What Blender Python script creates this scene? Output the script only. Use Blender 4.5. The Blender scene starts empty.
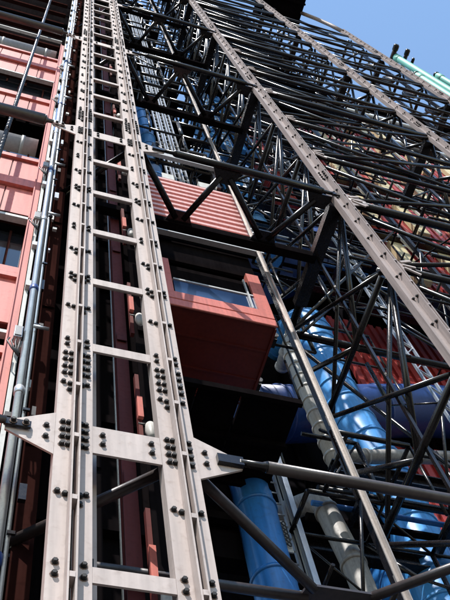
import bpy, math, random
from mathutils import Vector, Matrix
random.seed(7)
S = 0.55                      # design unit -> metres; design origin is the camera's eye, 1.6 m up
EYE = 1.6
GZ = -EYE / S                 # ground height in design units
sc = bpy.context.scene
COL = sc.collection

def W(p):
    return Vector((p[0] * S, p[1] * S, p[2] * S + EYE))

# ------------------------------------------------------------------ materials
def new_mat(name):
    m = bpy.data.materials.new(name)
    m.use_nodes = True
    nt = m.node_tree
    return m, nt, nt.nodes['Principled BSDF']

def paint(name, col, rough=0.5, metal=0.0, var=0.18, scale=3.0, bump=0.0, dirt=None, dirt_amt=0.35, spec=0.5, coat=0.0, streak=0.15):
    """painted or bare surface with uneven tone, streaky grime and some relief"""
    m, nt, b = new_mat(name)
    N, L = nt.nodes.new, nt.links.new
    tc = N('ShaderNodeTexCoord')
    mp = N('ShaderNodeMapping')
    mp.inputs['Scale'].default_value = (1, 1, 0.25)
    L(tc.outputs['Object'], mp.inputs['Vector'])
    n1 = N('ShaderNodeTexNoise'); n1.inputs['Scale'].default_value = scale; n1.inputs['Detail'].default_value = 6
    n1.inputs['Roughness'].default_value = 0.65
    L(mp.outputs[0], n1.inputs['Vector'])
    n2 = N('ShaderNodeTexNoise'); n2.inputs['Scale'].default_value = scale * 7; n2.inputs['Detail'].default_value = 5
    L(tc.outputs['Object'], n2.inputs['Vector'])
    r1 = N('ShaderNodeMapRange'); r1.inputs[1].default_value = 0.3; r1.inputs[2].default_value = 0.7
    r1.inputs[3].default_value = 1 - var; r1.inputs[4].default_value = 1 + var
    L(n1.outputs[0], r1.inputs[0])
    mul = N('ShaderNodeVectorMath'); mul.operation = 'SCALE'
    mul.inputs[0].default_value = col
    mp3 = N('ShaderNodeMapping'); mp3.inputs['Scale'].default_value = (22, 22, 1.1)
    L(tc.outputs['Object'], mp3.inputs['Vector'])
    n3 = N('ShaderNodeTexNoise'); n3.inputs['Scale'].default_value = 1.0; n3.inputs['Detail'].default_value = 4
    L(mp3.outputs[0], n3.inputs['Vector'])
    r3 = N('ShaderNodeMapRange'); r3.inputs[1].default_value = 0.35; r3.inputs[2].default_value = 0.7
    r3.inputs[3].default_value = 1.0 + var * 0.3; r3.inputs[4].default_value = 1 - min(0.5, streak)
    L(n3.outputs[0], r3.inputs[0])
    mm = N('ShaderNodeMath'); mm.operation = 'MULTIPLY'
    L(r1.outputs[0], mm.inputs[0]); L(r3.outputs[0], mm.inputs[1])
    L(mm.outputs[0], mul.inputs['Scale'])
    r2 = N('ShaderNodeMapRange'); r2.inputs[1].default_value = 0.55; r2.inputs[2].default_value = 0.75
    r2.inputs[3].default_value = 0; r2.inputs[4].default_value = dirt_amt
    L(n2.outputs[0], r2.inputs[0])
    mx = N('ShaderNodeMix'); mx.data_type = 'RGBA'
    d = dirt or tuple(c * 0.35 for c in col)
    mx.inputs[7].default_value = (*d, 1)
    L(r2.outputs[0], mx.inputs[0]); L(mul.outputs[0], mx.inputs[6])
    L(mx.outputs[2], b.inputs['Base Color'])
    rr = N('ShaderNodeMapRange'); rr.inputs[3].default_value = max(0.03, rough - 0.12); rr.inputs[4].default_value = min(1, rough + 0.15)
    L(n2.outputs[0], rr.inputs[0]); L(rr.outputs[0], b.inputs['Roughness'])
    b.inputs['Metallic'].default_value = metal
    b.inputs['Specular IOR Level'].default_value = spec
    b.inputs['Coat Weight'].default_value = coat
    if spec < 0.16:                                          # shade-dark surfaces: matt, no sheen at grazing angles
        df = N('ShaderNodeBsdfDiffuse'); L(mx.outputs[2], df.inputs['Color'])
        L(df.outputs[0], nt.nodes['Material Output'].inputs['Surface'])
        return m
    if bump:
        bp = N('ShaderNodeBump'); bp.inputs['Strength'].default_value = bump; bp.inputs['Distance'].default_value = 0.01
        L(n2.outputs[0], bp.inputs['Height']); L(bp.outputs[0], b.inputs['Normal'])
    return m

M = dict(
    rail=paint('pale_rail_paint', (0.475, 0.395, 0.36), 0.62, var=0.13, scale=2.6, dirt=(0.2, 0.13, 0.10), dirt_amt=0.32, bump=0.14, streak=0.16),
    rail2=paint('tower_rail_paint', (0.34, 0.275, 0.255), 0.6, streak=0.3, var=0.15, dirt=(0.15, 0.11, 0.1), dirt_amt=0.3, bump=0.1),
    railside=paint('rail_flank_paint', (0.40, 0.34, 0.32), 0.6, var=0.1, dirt=(0.15, 0.11, 0.1), dirt_amt=0.3),
    bolt=paint('blackened_bolt_steel', (0.006, 0.005, 0.005), 0.6, var=0.2),
    rust=paint('rusty_washer', (0.20, 0.13, 0.10), 0.8, var=0.3),
    tube=paint('brown_tube_paint', (0.06, 0.046, 0.043), 0.34, var=0.25, scale=4, dirt=(0.03, 0.022, 0.02), bump=0.1),
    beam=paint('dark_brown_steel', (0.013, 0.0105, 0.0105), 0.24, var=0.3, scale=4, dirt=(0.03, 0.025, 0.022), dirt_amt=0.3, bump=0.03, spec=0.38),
    black=paint('shade_black_steel', (0.008, 0.0065, 0.007), 0.8, var=0.3, spec=0.08),  # near-black colour stands in for deep shade
    brownred=paint('shaded_brown_steel', (0.035, 0.013, 0.011), 0.7, var=0.3, spec=0.12),  # dark tone holds the shade on columns and recessed parts
    galv=paint('galvanised_steel', (0.56, 0.58, 0.61), 0.36, metal=0.55, var=0.2, scale=9, dirt=(0.25, 0.25, 0.27), bump=0.1),
    galvb=paint('bluish_conduit', (0.36, 0.39, 0.46), 0.35, metal=0.4, var=0.15, scale=7),
    pale=paint('pale_grey_panel', (0.55, 0.55, 0.52), 0.55, var=0.12),
    guide=paint('worn_guide_steel', (0.36, 0.32, 0.29), 0.4, metal=0.3, var=0.2, scale=8),
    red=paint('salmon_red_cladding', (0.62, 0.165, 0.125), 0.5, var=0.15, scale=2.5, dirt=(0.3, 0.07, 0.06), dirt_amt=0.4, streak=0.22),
    redcar=paint('shaded_red_car_paint', (0.20, 0.03, 0.02), 0.42, var=0.14, scale=2.5, dirt=(0.16, 0.03, 0.025), dirt_amt=0.35),  # car red darkened: shade of the underside put into the colour
    darkred=paint('dull_red_oxide_paint', (0.12, 0.022, 0.018), 0.6, var=0.2, spec=0.2),
    pink=paint('sunlit_rib_pink', (0.72, 0.40, 0.37), 0.5, var=0.08),  # sunlight on the rib tops put into the colour
    redwall=paint('crimson_corrugated_sheet', (0.38, 0.035, 0.028), 0.5, var=0.2),
    cream=paint('cream_panel_paint', (0.68, 0.58, 0.34), 0.5, var=0.12),
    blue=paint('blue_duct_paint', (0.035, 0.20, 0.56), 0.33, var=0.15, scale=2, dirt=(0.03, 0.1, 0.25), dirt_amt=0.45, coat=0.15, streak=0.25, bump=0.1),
    lblue=paint('sunlit_blue_duct_paint', (0.075, 0.35, 0.80), 0.4, var=0.1, scale=2, dirt=(0.04, 0.14, 0.3), dirt_amt=0.45, coat=0.15, streak=0.25, bump=0.1),  # duct blue again, lightened for its sunlit runs
    navy=paint('shaded_blue_duct_paint', (0.02, 0.065, 0.26), 0.4, var=0.15, scale=2, coat=0.1),  # duct blue again, with the shade put into the colour
    white=paint('white_duct_paint', (0.58, 0.56, 0.52), 0.5, var=0.12, dirt=(0.25, 0.22, 0.2), dirt_amt=0.5, streak=0.3),
    greyduct=paint('grey_duct_paint', (0.36, 0.345, 0.325), 0.55, var=0.15, dirt=(0.15, 0.13, 0.12), dirt_amt=0.5, streak=0.35, bump=0.1),  # darker grey version of the white duct paint
    grey=paint('grey_duct_sheet', (0.33, 0.32, 0.31), 0.42, var=0.1),
    greybeam=paint('light_grey_beam_paint', (0.5, 0.5, 0.5), 0.5, var=0.08),
    teal=paint('mint_green_pipe_paint', (0.14, 0.44, 0.35), 0.55, var=0.12, dirt=(0.08, 0.25, 0.2)),
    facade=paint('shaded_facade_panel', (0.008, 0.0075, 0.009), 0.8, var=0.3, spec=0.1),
    slab=paint('floor_slab_edge', (0.04, 0.036, 0.036), 0.8, var=0.2, spec=0.15),
    ground=paint('street_paving', (0.09, 0.085, 0.08), 0.85, var=0.2, scale=1.5, bump=0.3),
    asphalt=paint('road_asphalt', (0.05, 0.05, 0.052), 0.9, var=0.2, scale=3, bump=0.4),
    rubber=paint('black_cable_sheath', (0.02, 0.02, 0.022), 0.5, var=0.2),
)
def glass_mat(name, col, rough=0.06):
    m, nt, b = new_mat(name)
    b.inputs['Base Color'].default_value = (*col, 1)
    b.inputs['Roughness'].default_value = rough
    b.inputs['Specular IOR Level'].default_value = 0.9
    n = nt.nodes.new('ShaderNodeTexNoise'); n.inputs['Scale'].default_value = 1.3
    bp = nt.nodes.new('ShaderNodeBump'); bp.inputs['Strength'].default_value = 0.05
    nt.links.new(n.outputs[0], bp.inputs['Height']); nt.links.new(bp.outputs[0], b.inputs['Normal'])
    return m
M['glass'] = glass_mat('dark_window_glass', (0.012, 0.014, 0.018))
M['cabglass'] = glass_mat('bluish_cab_glass', (0.02, 0.045, 0.11), 0.15)

# ------------------------------------------------------------------ mesh builder
def basis(d, up=(0, 0, 1)):
    d = Vector(d).normalized(); u = Vector(up)
    if abs(d.dot(u)) > 0.98: u = Vector((0, 1, 0))
    a = d.cross(u).normalized(); b = a.cross(d).normalized()
    return d, a, b

class MB:
    def __init__(s): s.v = []; s.f = []; s.sm = []
    def face(s, ids, smooth=False): s.f.append(ids); s.sm.append(smooth)
    def box(s, x0, x1, y0, y1, z0, z1):
        i = len(s.v)
        s.v += [(x, y, z) for z in (z0, z1) for y in (y0, y1) for x in (x0, x1)]
        for q in ((0, 2, 3, 1), (4, 5, 7, 6), (0, 1, 5, 4), (2, 6, 7, 3), (0, 4, 6, 2), (1, 3, 7, 5)):
            s.face([i + k for k in q])
        return s
    def obox(s, p, q, w, h, up=(0, 0, 1)):
        """rectangular bar from p to q; w across, h along up"""
        p = Vector(p); q = Vector(q); d, a, b = basis(q - p, up); i = len(s.v)
        for c in (p, q):
            for sa, sb in ((-1, -1), (1, -1), (1, 1), (-1, 1)):
                s.v.append(tuple(c + a * (sa * w / 2) + b * (sb * h / 2)))
        for q4 in ((0, 3, 2, 1), (4, 5, 6, 7), (0, 1, 5, 4), (1, 2, 6, 5), (2, 3, 7, 6), (3, 0, 4, 7)):
            s.face([i + k for k in q4])
        return s
    def ibeam(s, p, q, w, h, t=0.03, up=(0, 0, 1)):
        p = Vector(p); q = Vector(q); d, a, b = basis(q - p, up)
        s.obox(p + b * (h / 2 - t / 2), q + b * (h / 2 - t / 2), w, t, up)
        s.obox(p - b * (h / 2 - t / 2), q - b * (h / 2 - t / 2), w, t, up)
        s.obox(p, q, t, h - 2 * t, up)
        return s
    def path(s, pts, rad, n=12, caps=True):
        """smooth round tube along points; rad a number or one per point"""
        P = [Vector(p) for p in pts]
        R = rad if isinstance(rad, (list, tuple)) else [rad] * len(P)
        i0 = len(s.v); pa = None
        for k, p in enumerate(P):
            if k == 0: d = P[1] - P[0]
            elif k == len(P) - 1: d = P[-1] - P[-2]
            else:
                d = (P[k] - P[k - 1]).normalized() + (P[k + 1] - P[k]).normalized()
            if d.length < 1e-6: d = P[min(k + 1, len(P) - 1)] - P[max(k - 1, 0)]
            d.normalize()
            if pa is None: _, a, b = basis(d)
            else:
                a = (pa - d * pa.dot(d)).normalized(); b = a.cross(d)
            pa = a
            for j in range(n):
                t = 2 * math.pi * j / n
                s.v.append(tuple(p + (a * math.cos(t) + b * math.sin(t)) * R[k]))
        for k in range(len(P) - 1):
            for j in range(n):
                A = i0 + k * n + j; B = i0 + k * n + (j + 1) % n
                s.face([A, B, B + n, A + n], True)
        if caps:
            s.face([i0 + j for j in range(n)][::-1]); s.face([i0 + (len(P) - 1) * n + j for j in range(n)])
        return s
    def tube(s, p, q, r, n=12): return s.path([p, q], r, n)
    def ring(s, c, d, r, w, n=20, lift=0.03):
        c = Vector(c); d = Vector(d).normalized()
        return s.path([c - d * w / 2, c - d * w / 2 * 0.9, c + d * w / 2 * 0.9, c + d * w / 2], [r, r + lift, r + lift, r], n)
    def prism(s, pts, y0, y1):
        """polygon in x,z extruded along y"""
        n = len(pts); i = len(s.v)
        s.v += [(x, y0, z) for x, z in pts] + [(x, y1, z) for x, z in pts]
        s.face([i + k for k in range(n)]); s.face([i + n + k for k in range(n)][::-1])
        for k in range(n):
            l = (k + 1) % n
            s.face([i + k, i + n + k, i + n + l, i + l])
        return s
    def slabp(s, pts, z0, z1):
        """polygon in x,y extruded along z"""
        n = len(pts); i = len(s.v)
        s.v += [(x, y, z0) for x, y in pts] + [(x, y, z1) for x, y in pts]
        s.face([i + k for k in range(n)][::-1]); s.face([i + n + k for k in range(n)])
        for k in range(n):
            l = (k + 1) % n
            s.face([i + k, i + l, i + n + l, i + n + k])
        return s
    def build(s, name, mat, parent=None, bevel=0.0):
        me = bpy.data.meshes.new(name)
        vw = [W(p) for p in s.v]
        if parent is None:
            lo = [min(v[k] for v in vw) for k in range(3)]; hi = [max(v[k] for v in vw) for k in range(3)]
            org = Vector(((lo[0] + hi[0]) / 2, (lo[1] + hi[1]) / 2, lo[2]))
        else:
            org = Vector(parent['_w']) if '_w' in parent.keys() else Vector(parent.location)
        me.from_pydata([tuple(v - org) for v in vw], [], s.f)
        me.polygons.foreach_set('use_smooth', s.sm)
        me.materials.append(mat); me.update()
        o = bpy.data.objects.new(name, me); COL.objects.link(o)
        if parent is None: o.location = org
        else: o.parent = parent
        o['_w'] = list(org)
        if bevel:
            b = o.modifiers.new('edge', 'BEVEL'); b.width = bevel; b.segments = 1; b.limit_method = 'ANGLE'
        return o

def tag(o, label=None, cat=None, group=None, kind=None):
    if label: o['label'] = label
    if cat: o['category'] = cat
    if group: o['group'] = group
    if kind: o['kind'] = kind
    return o

def thing(name, p, label, cat, group=None):
    o = bpy.data.objects.new(name, None); COL.objects.link(o)
    o.location = W(p); o['_w'] = list(o.location); o.empty_display_size = 0.2
    return tag(o, label, cat, group)

def place_bolts(parent, pts, first=100):
    """round-headed bolts: the nearest ones are parts, the rest one part"""
    pts = sorted(pts, key=lambda p: Vector(p[0]).length)
    proto = {}
    org = Vector(parent['_w'])
    def bm(axis):
        b = MB()
        d = Vector({'y': (0, -1, 0), 'x': (-1, 0, 0)}[axis])
        b.path([d * 0, d * 0.01], 0.035, 8); b.path([d * 0.01, d * 0.040, d * 0.045], [0.029, 0.029, 0.022], 6)
        b.nf = len(b.f); b.path([d * -0.001, d * 0.0035], [0.045, 0.044], 9)
        return b
    for p, ax in pts[:first]:
        if ax not in proto:
            me = bpy.data.meshes.new('bolt'); b = bm(ax)
            me.from_pydata([tuple(Vector(v) * S) for v in b.v], [], b.f); me.materials.append(M['bolt']); me.materials.append(M['rust']); proto[ax] = me
            me.polygons.foreach_set('material_index', [0 if k < b.nf else 1 for k in range(len(b.f))])
        o = bpy.data.objects.new('bolt', proto[ax]); COL.objects.link(o)
        o.parent = parent; o.location = W(p) - org
    rest = pts[first:]
    if rest:
        b = MB(); pr = {a: bm(a) for a in 'xy'}
        for p, ax in rest:
            i = len(b.v); q = pr[ax]
            b.v += [(v[0] + p[0], v[1] + p[1], v[2] + p[2]) for v in q.v]
            for f in q.f: b.face([i + k for k in f])
        tag(b.build('bolts', M['bolt'], parent), kind='stuff')

YF = 5.7                       # plane of the front rails
LV = [8.9 + 13.4 * k for k in range(-1, 6)]      # storey levels
TOP = 86.0
MOD = 13.4 / 6

# ------------------------------------------------------------------ rails
def rail_mesh(xc, z0, z1, wide=0.215):
    """two back-to-back angles with a slot between their outstanding legs"""
    b = MB()
    b.box(xc - wide, xc - 0.026, YF, YF + 0.03, z0, z1)
    b.box(xc + 0.03, xc + wide, YF, YF + 0.03, z0, z1)
    b.box(xc - 0.045, xc - 0.026, YF - 0.15, YF - 0.002, z0, z1)
    b.box(xc + 0.030, xc + 0.050, YF - 0.15, YF - 0.002, z0, z1)
    b.box(xc - wide, xc - wide + 0.02, YF + 0.032, YF + 0.16, z0, z1)
    b.box(xc + wide - 0.02, xc + wide, YF + 0.032, YF + 0.16, z0, z1)
    z = z0 + 0.4
    while z < z1 - 1:                                        # tie plates across the slot
        b.box(xc - 0.024, xc + 0.028, YF - 0.157, YF - 0.02, z, z + 0.07)
        z += MOD / 2
    return b

def bolt_pattern(xc, z0, z1, offset=0.0, flank=False):
    P = []
    z = LV[0]
    while z < z1:
        for m in range(6):
            zz = z + m * MOD
            if flank:
                for q in (0.25, 1.35):
                    P.append(((xc - 0.12, YF, zz + q), 'y')); P.append(((xc - 0.045, YF - 0.085, zz + q + 0.02), 'x'))
                continue
            if m:
                for dz in (-0.07, 0.09):                     # rung fixing pairs
                    for u in (-0.135, 0.135): P.append(((xc + u, YF, zz + dz), 'y'))
            if m in (2, 4): 
                for u in (-0.075, 0.08): P.append(((xc + u, YF, zz + 0.02), 'y')); P.append(((xc + u, YF, zz - 0.16), 'y'))
            zc = zz + 1.15                                   # clip clusters
            for u in (-0.155, 0.145): P.append(((xc + u, YF, zc), 'y'))
            for u in (-0.075, 0.08): P.append(((xc + u, YF, zc - 0.03), 'y'))
            P.append(((xc + (0.08 if m % 2 else -0.075), YF, zc - 0.17), 'y'))
        for dz in (-0.22, -0.07, 0.08, 0.23):                # gusset level
            for u in (-0.135, 0.135, -0.07, 0.08): 
                if not flank or u in (-0.135,): P.append(((xc + u, YF, z + dz), 'y'))
        for dz in (0, 0.17, 0.36, 0.53):                     # splice plates
            for u in (-0.15, 0.15, -0.075, 0.085):
                if not flank or u < -0.1: P.append(((xc + u, YF, z + 1.38 + dz), 'y'))
            if flank: P.append(((xc - 0.045, YF - 0.08, z + 1.38 + dz), 'x'))
        z += 13.4
    return [p for p in P if z0 < p[0][2] < z1 - 0.3]

XA, XB = 1.11, 2.345
mast = thing('guide_mast', ((XA + XB) / 2, YF, GZ), 'tall pale ladder-like steel mast with two bolted rails joined by rungs, nearest the viewer', 'steel mast')
for xc in (XA, XB):
    r = rail_mesh(xc, GZ, TOP + 4).build('rail', M['rail'], mast)
    bp = MB()                                              # splice cover plates
    z = LV[0] + 2.6
    while z < TOP:
        bp.box(xc - 0.19, xc - 0.048, YF - 0.004, YF - 0.001, z, z + 0.85)
        z += 13.4
    place_bolts(r, bolt_pattern(xc, GZ + 1, TOP), 100)
    # deeper flange of the rail seen past its right edge
    fl = MB().box(xc + 0.02, xc + 0.36, YF + 0.42, YF + 0.45, GZ, TOP + 4)
    fl.box(xc + 0.02, xc + 0.05, YF + 0.17, YF + 0.418, GZ, TOP + 4)
    z = LV[0]
    fl.build('rear_flange', M['rail'], mast)
    MB().box(xc - 0.02, xc + 0.022, YF + 0.06, YF + 0.40, GZ, TOP + 4).build('web', M['black'], mast)  # black strip added behind the slot to paint its shade
    sb = MB(); z = GZ + 1
    while z < TOP:
        sb.box(xc + 0.235, xc + 0.30, YF + 0.30, YF + 0.418, z, z + 0.22); z += MOD
    sb.build('bracket', M['bolt'], mast)
n = 0
z = LV[0]
while z < TOP + 3:
    lev = abs(((z - LV[0]) / 13.4) - round((z - LV[0]) / 13.4)) < 0.01
    h = 0.27 if lev else 0.105
    b = MB().box(XA + 0.217, XB - 0.217, YF + 0.004, YF + 0.03, z - h, z + h)
    b.box(XA + 0.217, XB - 0.217, YF + 0.032, YF + 0.13, z + h - 0.03, z + h)
    rg = b.build('rung', M['rail'], mast)
    if lev and z < 40:
        place_bolts(rg, [((XB - 0.33, YF + 0.004, z + d), 'y') for d in (-0.09, 0.09)] + [((XA + 0.33, YF + 0.004, z + d), 'y') for d in (-0.09, 0.09)])
    z += MOD
# gusset plates on both flanks at each storey
for z in LV:
    for sgn, xe in ((-1, XA - 0.217), (1, XB + 0.217)):
        L_ = 0.55 * sgn
        pts = [(xe, z - 0.42), (xe + L_, z - 0.09), (xe + L_, z + 0.09), (xe, z + 0.42)]
        if sgn < 0: pts = pts[::-1]
        g = MB().prism(pts, YF + 0.003, YF + 0.028).build('gusset', M['rail'], mast)
        if z < 40:
            place_bolts(g, [((xe + sgn * 0.1, YF + 0.003, z + d), 'y') for d in (-0.12, 0.1)] + [((xe + sgn * q, YF + 0.003, z), 'y') for q in (0.32, 0.46)])

# ------------------------------------------------------------------ horizontal tubes with forked ends
def clevis(b, p, d, r):
    """tapered end, eye rod and fork cheeks, from the end of a tube at p pointing along d"""
    p = Vector(p); d = Vector(d).normalized()
    b.path([p, p + d * r * 0.5, p + d * r * 0.9, p + d * 0.34], [r, r * 0.85, 0.05, 0.045], 12)
    b.obox(p + d * 0.30, p + d * 0.62, 0.06, 0.16, (0, 0, 1))
    return b

for k, z in enumerate(LV):
    if k == 0: continue
    nm = ['', 'lowest thick brown tube running left from the mast across the grey conduit',
          'dark brown tube running left from the mast between the salmon red wall bands',
          'dark brown tube running left from the mast high above the red wall bands',
          'dark horizontal tube left of the mast near its top',
          'dark horizontal tube left of the mast just above the top of the picture',
          'topmost dark tube left of the mast'][k]
    t = thing('strut_tube', (0.3, YF, z), nm, 'steel tube')
    MB().tube((-13, YF - 0.05, z), (0.12, YF - 0.05, z), 0.14, 20).build('tube', M['tube'], t)
    b = MB(); b.path([(0.12, YF - 0.05, z), (0.16, YF - 0.05, z), (0.19, YF - 0.05, z), (0.34, YF - 0.05, z)], [0.138, 0.12, 0.055, 0.045], 16)
    b.build('end_cap', M['tube'], t)
    f = MB().obox((0.32, YF - 0.035, z), (0.62, YF - 0.035, z), 0.03, 0.12).build('fork', M['rail' if k > 1 else 'beam'], t)
    place_bolts(f, [((0.42, YF - 0.055, z), 'y'), ((0.56, YF - 0.055, z), 'y')])

# ------------------------------------------------------------------ plan trusses between mast and right-hand tower, one per storey
XC = 7.87
YB = 7.5
ords = ['below the picture', 'lowest', 'second lowest', 'third', 'fourth', 'fifth', 'topmost']
for k, z in enumerate(LV):
    if k == 0: continue
    lab = {1: 'lowest brown horizontal tube truss between the mast and the blue ducts, with triangular plates',
           2: 'dark horizontal zigzag truss crossing in front of the ribbed red panel of the lift car',
           3: 'dark horizontal zigzag truss high up, just below small patches of sky',
           4: 'dark horizontal zigzag truss nearest the top edge, between mast and tower rail',
           5: 'dark horizontal truss above the top edge of the view',
           6: 'highest dark horizontal truss between mast and tower'}[k]
    t = thing('floor_truss', (5, YF, z), lab, 'truss')
    m = M['tube'] if k == 1 else M['beam']
    r = 0.075 if k == 1 else 0.095
    xf0 = 3.42
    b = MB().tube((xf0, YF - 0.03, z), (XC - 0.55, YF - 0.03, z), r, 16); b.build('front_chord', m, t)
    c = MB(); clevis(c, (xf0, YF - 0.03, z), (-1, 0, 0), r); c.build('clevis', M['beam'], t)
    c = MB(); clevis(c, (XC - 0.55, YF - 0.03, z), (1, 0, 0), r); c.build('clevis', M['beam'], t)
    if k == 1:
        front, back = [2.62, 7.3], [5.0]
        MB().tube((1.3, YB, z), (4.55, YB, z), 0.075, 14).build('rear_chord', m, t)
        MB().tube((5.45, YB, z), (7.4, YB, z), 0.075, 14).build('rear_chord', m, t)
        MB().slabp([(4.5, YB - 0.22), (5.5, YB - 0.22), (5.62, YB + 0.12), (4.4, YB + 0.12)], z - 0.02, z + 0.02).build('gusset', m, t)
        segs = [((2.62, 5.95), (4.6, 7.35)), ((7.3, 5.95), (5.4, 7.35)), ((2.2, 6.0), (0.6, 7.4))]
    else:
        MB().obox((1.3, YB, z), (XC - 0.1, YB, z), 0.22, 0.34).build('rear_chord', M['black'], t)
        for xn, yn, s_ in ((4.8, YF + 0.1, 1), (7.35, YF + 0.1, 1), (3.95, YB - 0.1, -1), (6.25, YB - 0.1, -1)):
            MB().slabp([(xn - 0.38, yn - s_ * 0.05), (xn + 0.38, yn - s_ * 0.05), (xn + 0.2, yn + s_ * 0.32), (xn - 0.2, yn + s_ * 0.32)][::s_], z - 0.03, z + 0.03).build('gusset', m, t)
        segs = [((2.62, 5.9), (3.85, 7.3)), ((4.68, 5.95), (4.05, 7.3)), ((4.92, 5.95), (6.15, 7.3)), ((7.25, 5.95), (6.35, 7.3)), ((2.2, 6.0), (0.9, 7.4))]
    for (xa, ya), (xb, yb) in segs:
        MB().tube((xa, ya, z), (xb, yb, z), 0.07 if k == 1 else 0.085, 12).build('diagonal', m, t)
    MB().tube((-12, YB, z), (0.7, YB, z), 0.1, 10).build('rear_chord', M['black'], t)

# ------------------------------------------------------------------ lattice towers right of the lift
LEVS = [GZ] + [LV[0] + 13.4 / 3 * k for k in range(1, 21)]
def brace(b, p, q, r, n=8):
    """angle-like bar: two small flats, reads as a thin steel member with a lit edge"""
    b.tube(p, q, r, n)
def tower(name, label, xs, ys, rails, lev, r=0.085, skip=()):
    t = thing(name, (xs[0], YF, GZ), label, 'steel tower')
    x0, x1 = xs
    for x in rails:
        rl = rail_mesh(x, GZ, TOP).build('rail', M['rail2'], t)
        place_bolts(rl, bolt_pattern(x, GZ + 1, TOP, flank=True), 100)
    return t

def lattice(t, xs, ys, levels, r, mat, faces, zmax):
    x0, x1 = xs
    H, D, Q = 'horizontal', 'diagonal', 'post'
    for i, z in enumerate(levels):
        if z > zmax: break
        big = abs(((z - LV[0]) / 13.4) - round((z - LV[0]) / 13.4)) < 0.01
        rr = r * (1.45 if big else 1)
        nz = levels[i + 1] if i + 1 < len(levels) else None
        for f in faces:
            if f == 'front':  A, B = (x0 + 0.08, ys[0] + 0.10), (x1 - 0.08, ys[0] + 0.10)
            elif f == 'mid':  A, B = (x0, ys[1]), (x1, ys[1])
            elif f == 'back': A, B = (x0, ys[2]), (x1, ys[2])
            elif f == 'left': A, B = (x0 - 0.05, ys[0] + 0.35), (x0 - 0.05, ys[2] - 0.12)
            elif f == 'right': A, B = (x1 - 0.05, ys[0] + 0.35), (x1 - 0.05, ys[2] - 0.12)
            MB().tube((*A, z), (*B, z), rr, 8).build(H, mat, t)
            if nz and nz <= zmax:
                b = MB().tube((*A, z + 0.12), (*B, nz - 0.12), r * 0.72, 8)
                b.build(D, mat, t)
                off = (0.0, 0.16) if f in ('front', 'mid', 'back') else (0.16, 0.0)
                b = MB().tube((A[0] + off[0], A[1] + off[1], nz - 0.12), (B[0] + off[0], B[1] + off[1], z + 0.12), r * 0.72, 8)
                b.build(D, mat, t)
tb = tower('lattice_tower', 'dark lattice tower behind the bright bolted rail slanting from top centre to the right edge', (XC, 15.45), None, [XC], LEVS)
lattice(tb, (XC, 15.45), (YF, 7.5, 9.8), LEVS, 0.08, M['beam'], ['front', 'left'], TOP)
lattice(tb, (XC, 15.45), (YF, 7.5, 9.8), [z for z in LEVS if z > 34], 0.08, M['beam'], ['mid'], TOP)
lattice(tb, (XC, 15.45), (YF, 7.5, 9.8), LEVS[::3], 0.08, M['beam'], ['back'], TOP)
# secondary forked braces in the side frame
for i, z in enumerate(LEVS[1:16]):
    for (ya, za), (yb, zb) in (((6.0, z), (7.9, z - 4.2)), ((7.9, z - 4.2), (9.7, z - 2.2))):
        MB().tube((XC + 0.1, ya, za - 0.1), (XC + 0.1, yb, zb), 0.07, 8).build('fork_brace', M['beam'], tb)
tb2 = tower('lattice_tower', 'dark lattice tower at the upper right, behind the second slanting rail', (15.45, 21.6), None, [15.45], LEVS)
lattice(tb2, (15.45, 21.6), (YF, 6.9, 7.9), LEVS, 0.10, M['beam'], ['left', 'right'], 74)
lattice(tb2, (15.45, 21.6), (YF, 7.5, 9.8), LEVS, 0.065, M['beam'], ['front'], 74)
MB().obox((21.58, 6.4, GZ), (21.58, 6.4, 73), 0.12, 0.2).build('inner_chord', M['beam'], tb2)
for i, z in enumerate(LEVS[3:16]):
    MB().path([(21.55, 6.6, z + 0.6), (21.55, 6.65, z + 1.0), (21.55, 6.85, z + 2.6), (21.55, 6.9, z + 3.0)], [0.06, 0.2, 0.2, 0.06], 10).build('turnbuckle', M['beam'], tb2)
tb3 = thing('end_column', (21.6, YF, GZ), 'outermost slanting steel column outlined against the blue sky', 'column')
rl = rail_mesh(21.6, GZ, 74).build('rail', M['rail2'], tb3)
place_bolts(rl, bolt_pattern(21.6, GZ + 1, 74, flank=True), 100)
# rear posts and node plates
for tt, x in ((tb, XC), (tb2, 15.45), (tb3, 21.6)):
    for y in (7.5, 9.8):
        MB().obox((x, y, GZ), (x, y, TOP - 1 if x < 20 else 74), 0.07 if y < 9 and x < 20 else 0.17, 0.07 if y < 9 and x < 20 else 0.17).build('post', M['beam'], tt)
    for z in LEVS[1:]:
        if z > (TOP - 2 if x < 20 else 72): break
        big = abs(((z - LV[0]) / 13.4) - round((z - LV[0]) / 13.4)) < 0.01
        w = 0.5 if big else 0.26
        MB().prism([(x + 0.218, z - w), (x + 0.218 + w * 1.1, z - w * 0.35), (x + 0.218 + w * 1.1, z + w * 0.35), (x + 0.218, z + w)], YF + 0.003, YF + 0.03).build('gusset', M['rail2'] if x < 15 else M['beam'], tt)
        if x < 15 and z < 45:
            for dz in (-0.16, 0.0, 0.16): MB().obox((x + 0.3, YF - 0.01, z + dz), (x + 0.62, YF - 0.01, z + dz * 2.4), 0.035, 0.075).build('fork_plate', M['rail'], tt)
        if big:
            MB().obox((x - 0.06, YF + 0.25, z), (x - 0.06, 8.9, z), 0.34, 0.3).build('outrigger', M['beam'], tt)

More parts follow.
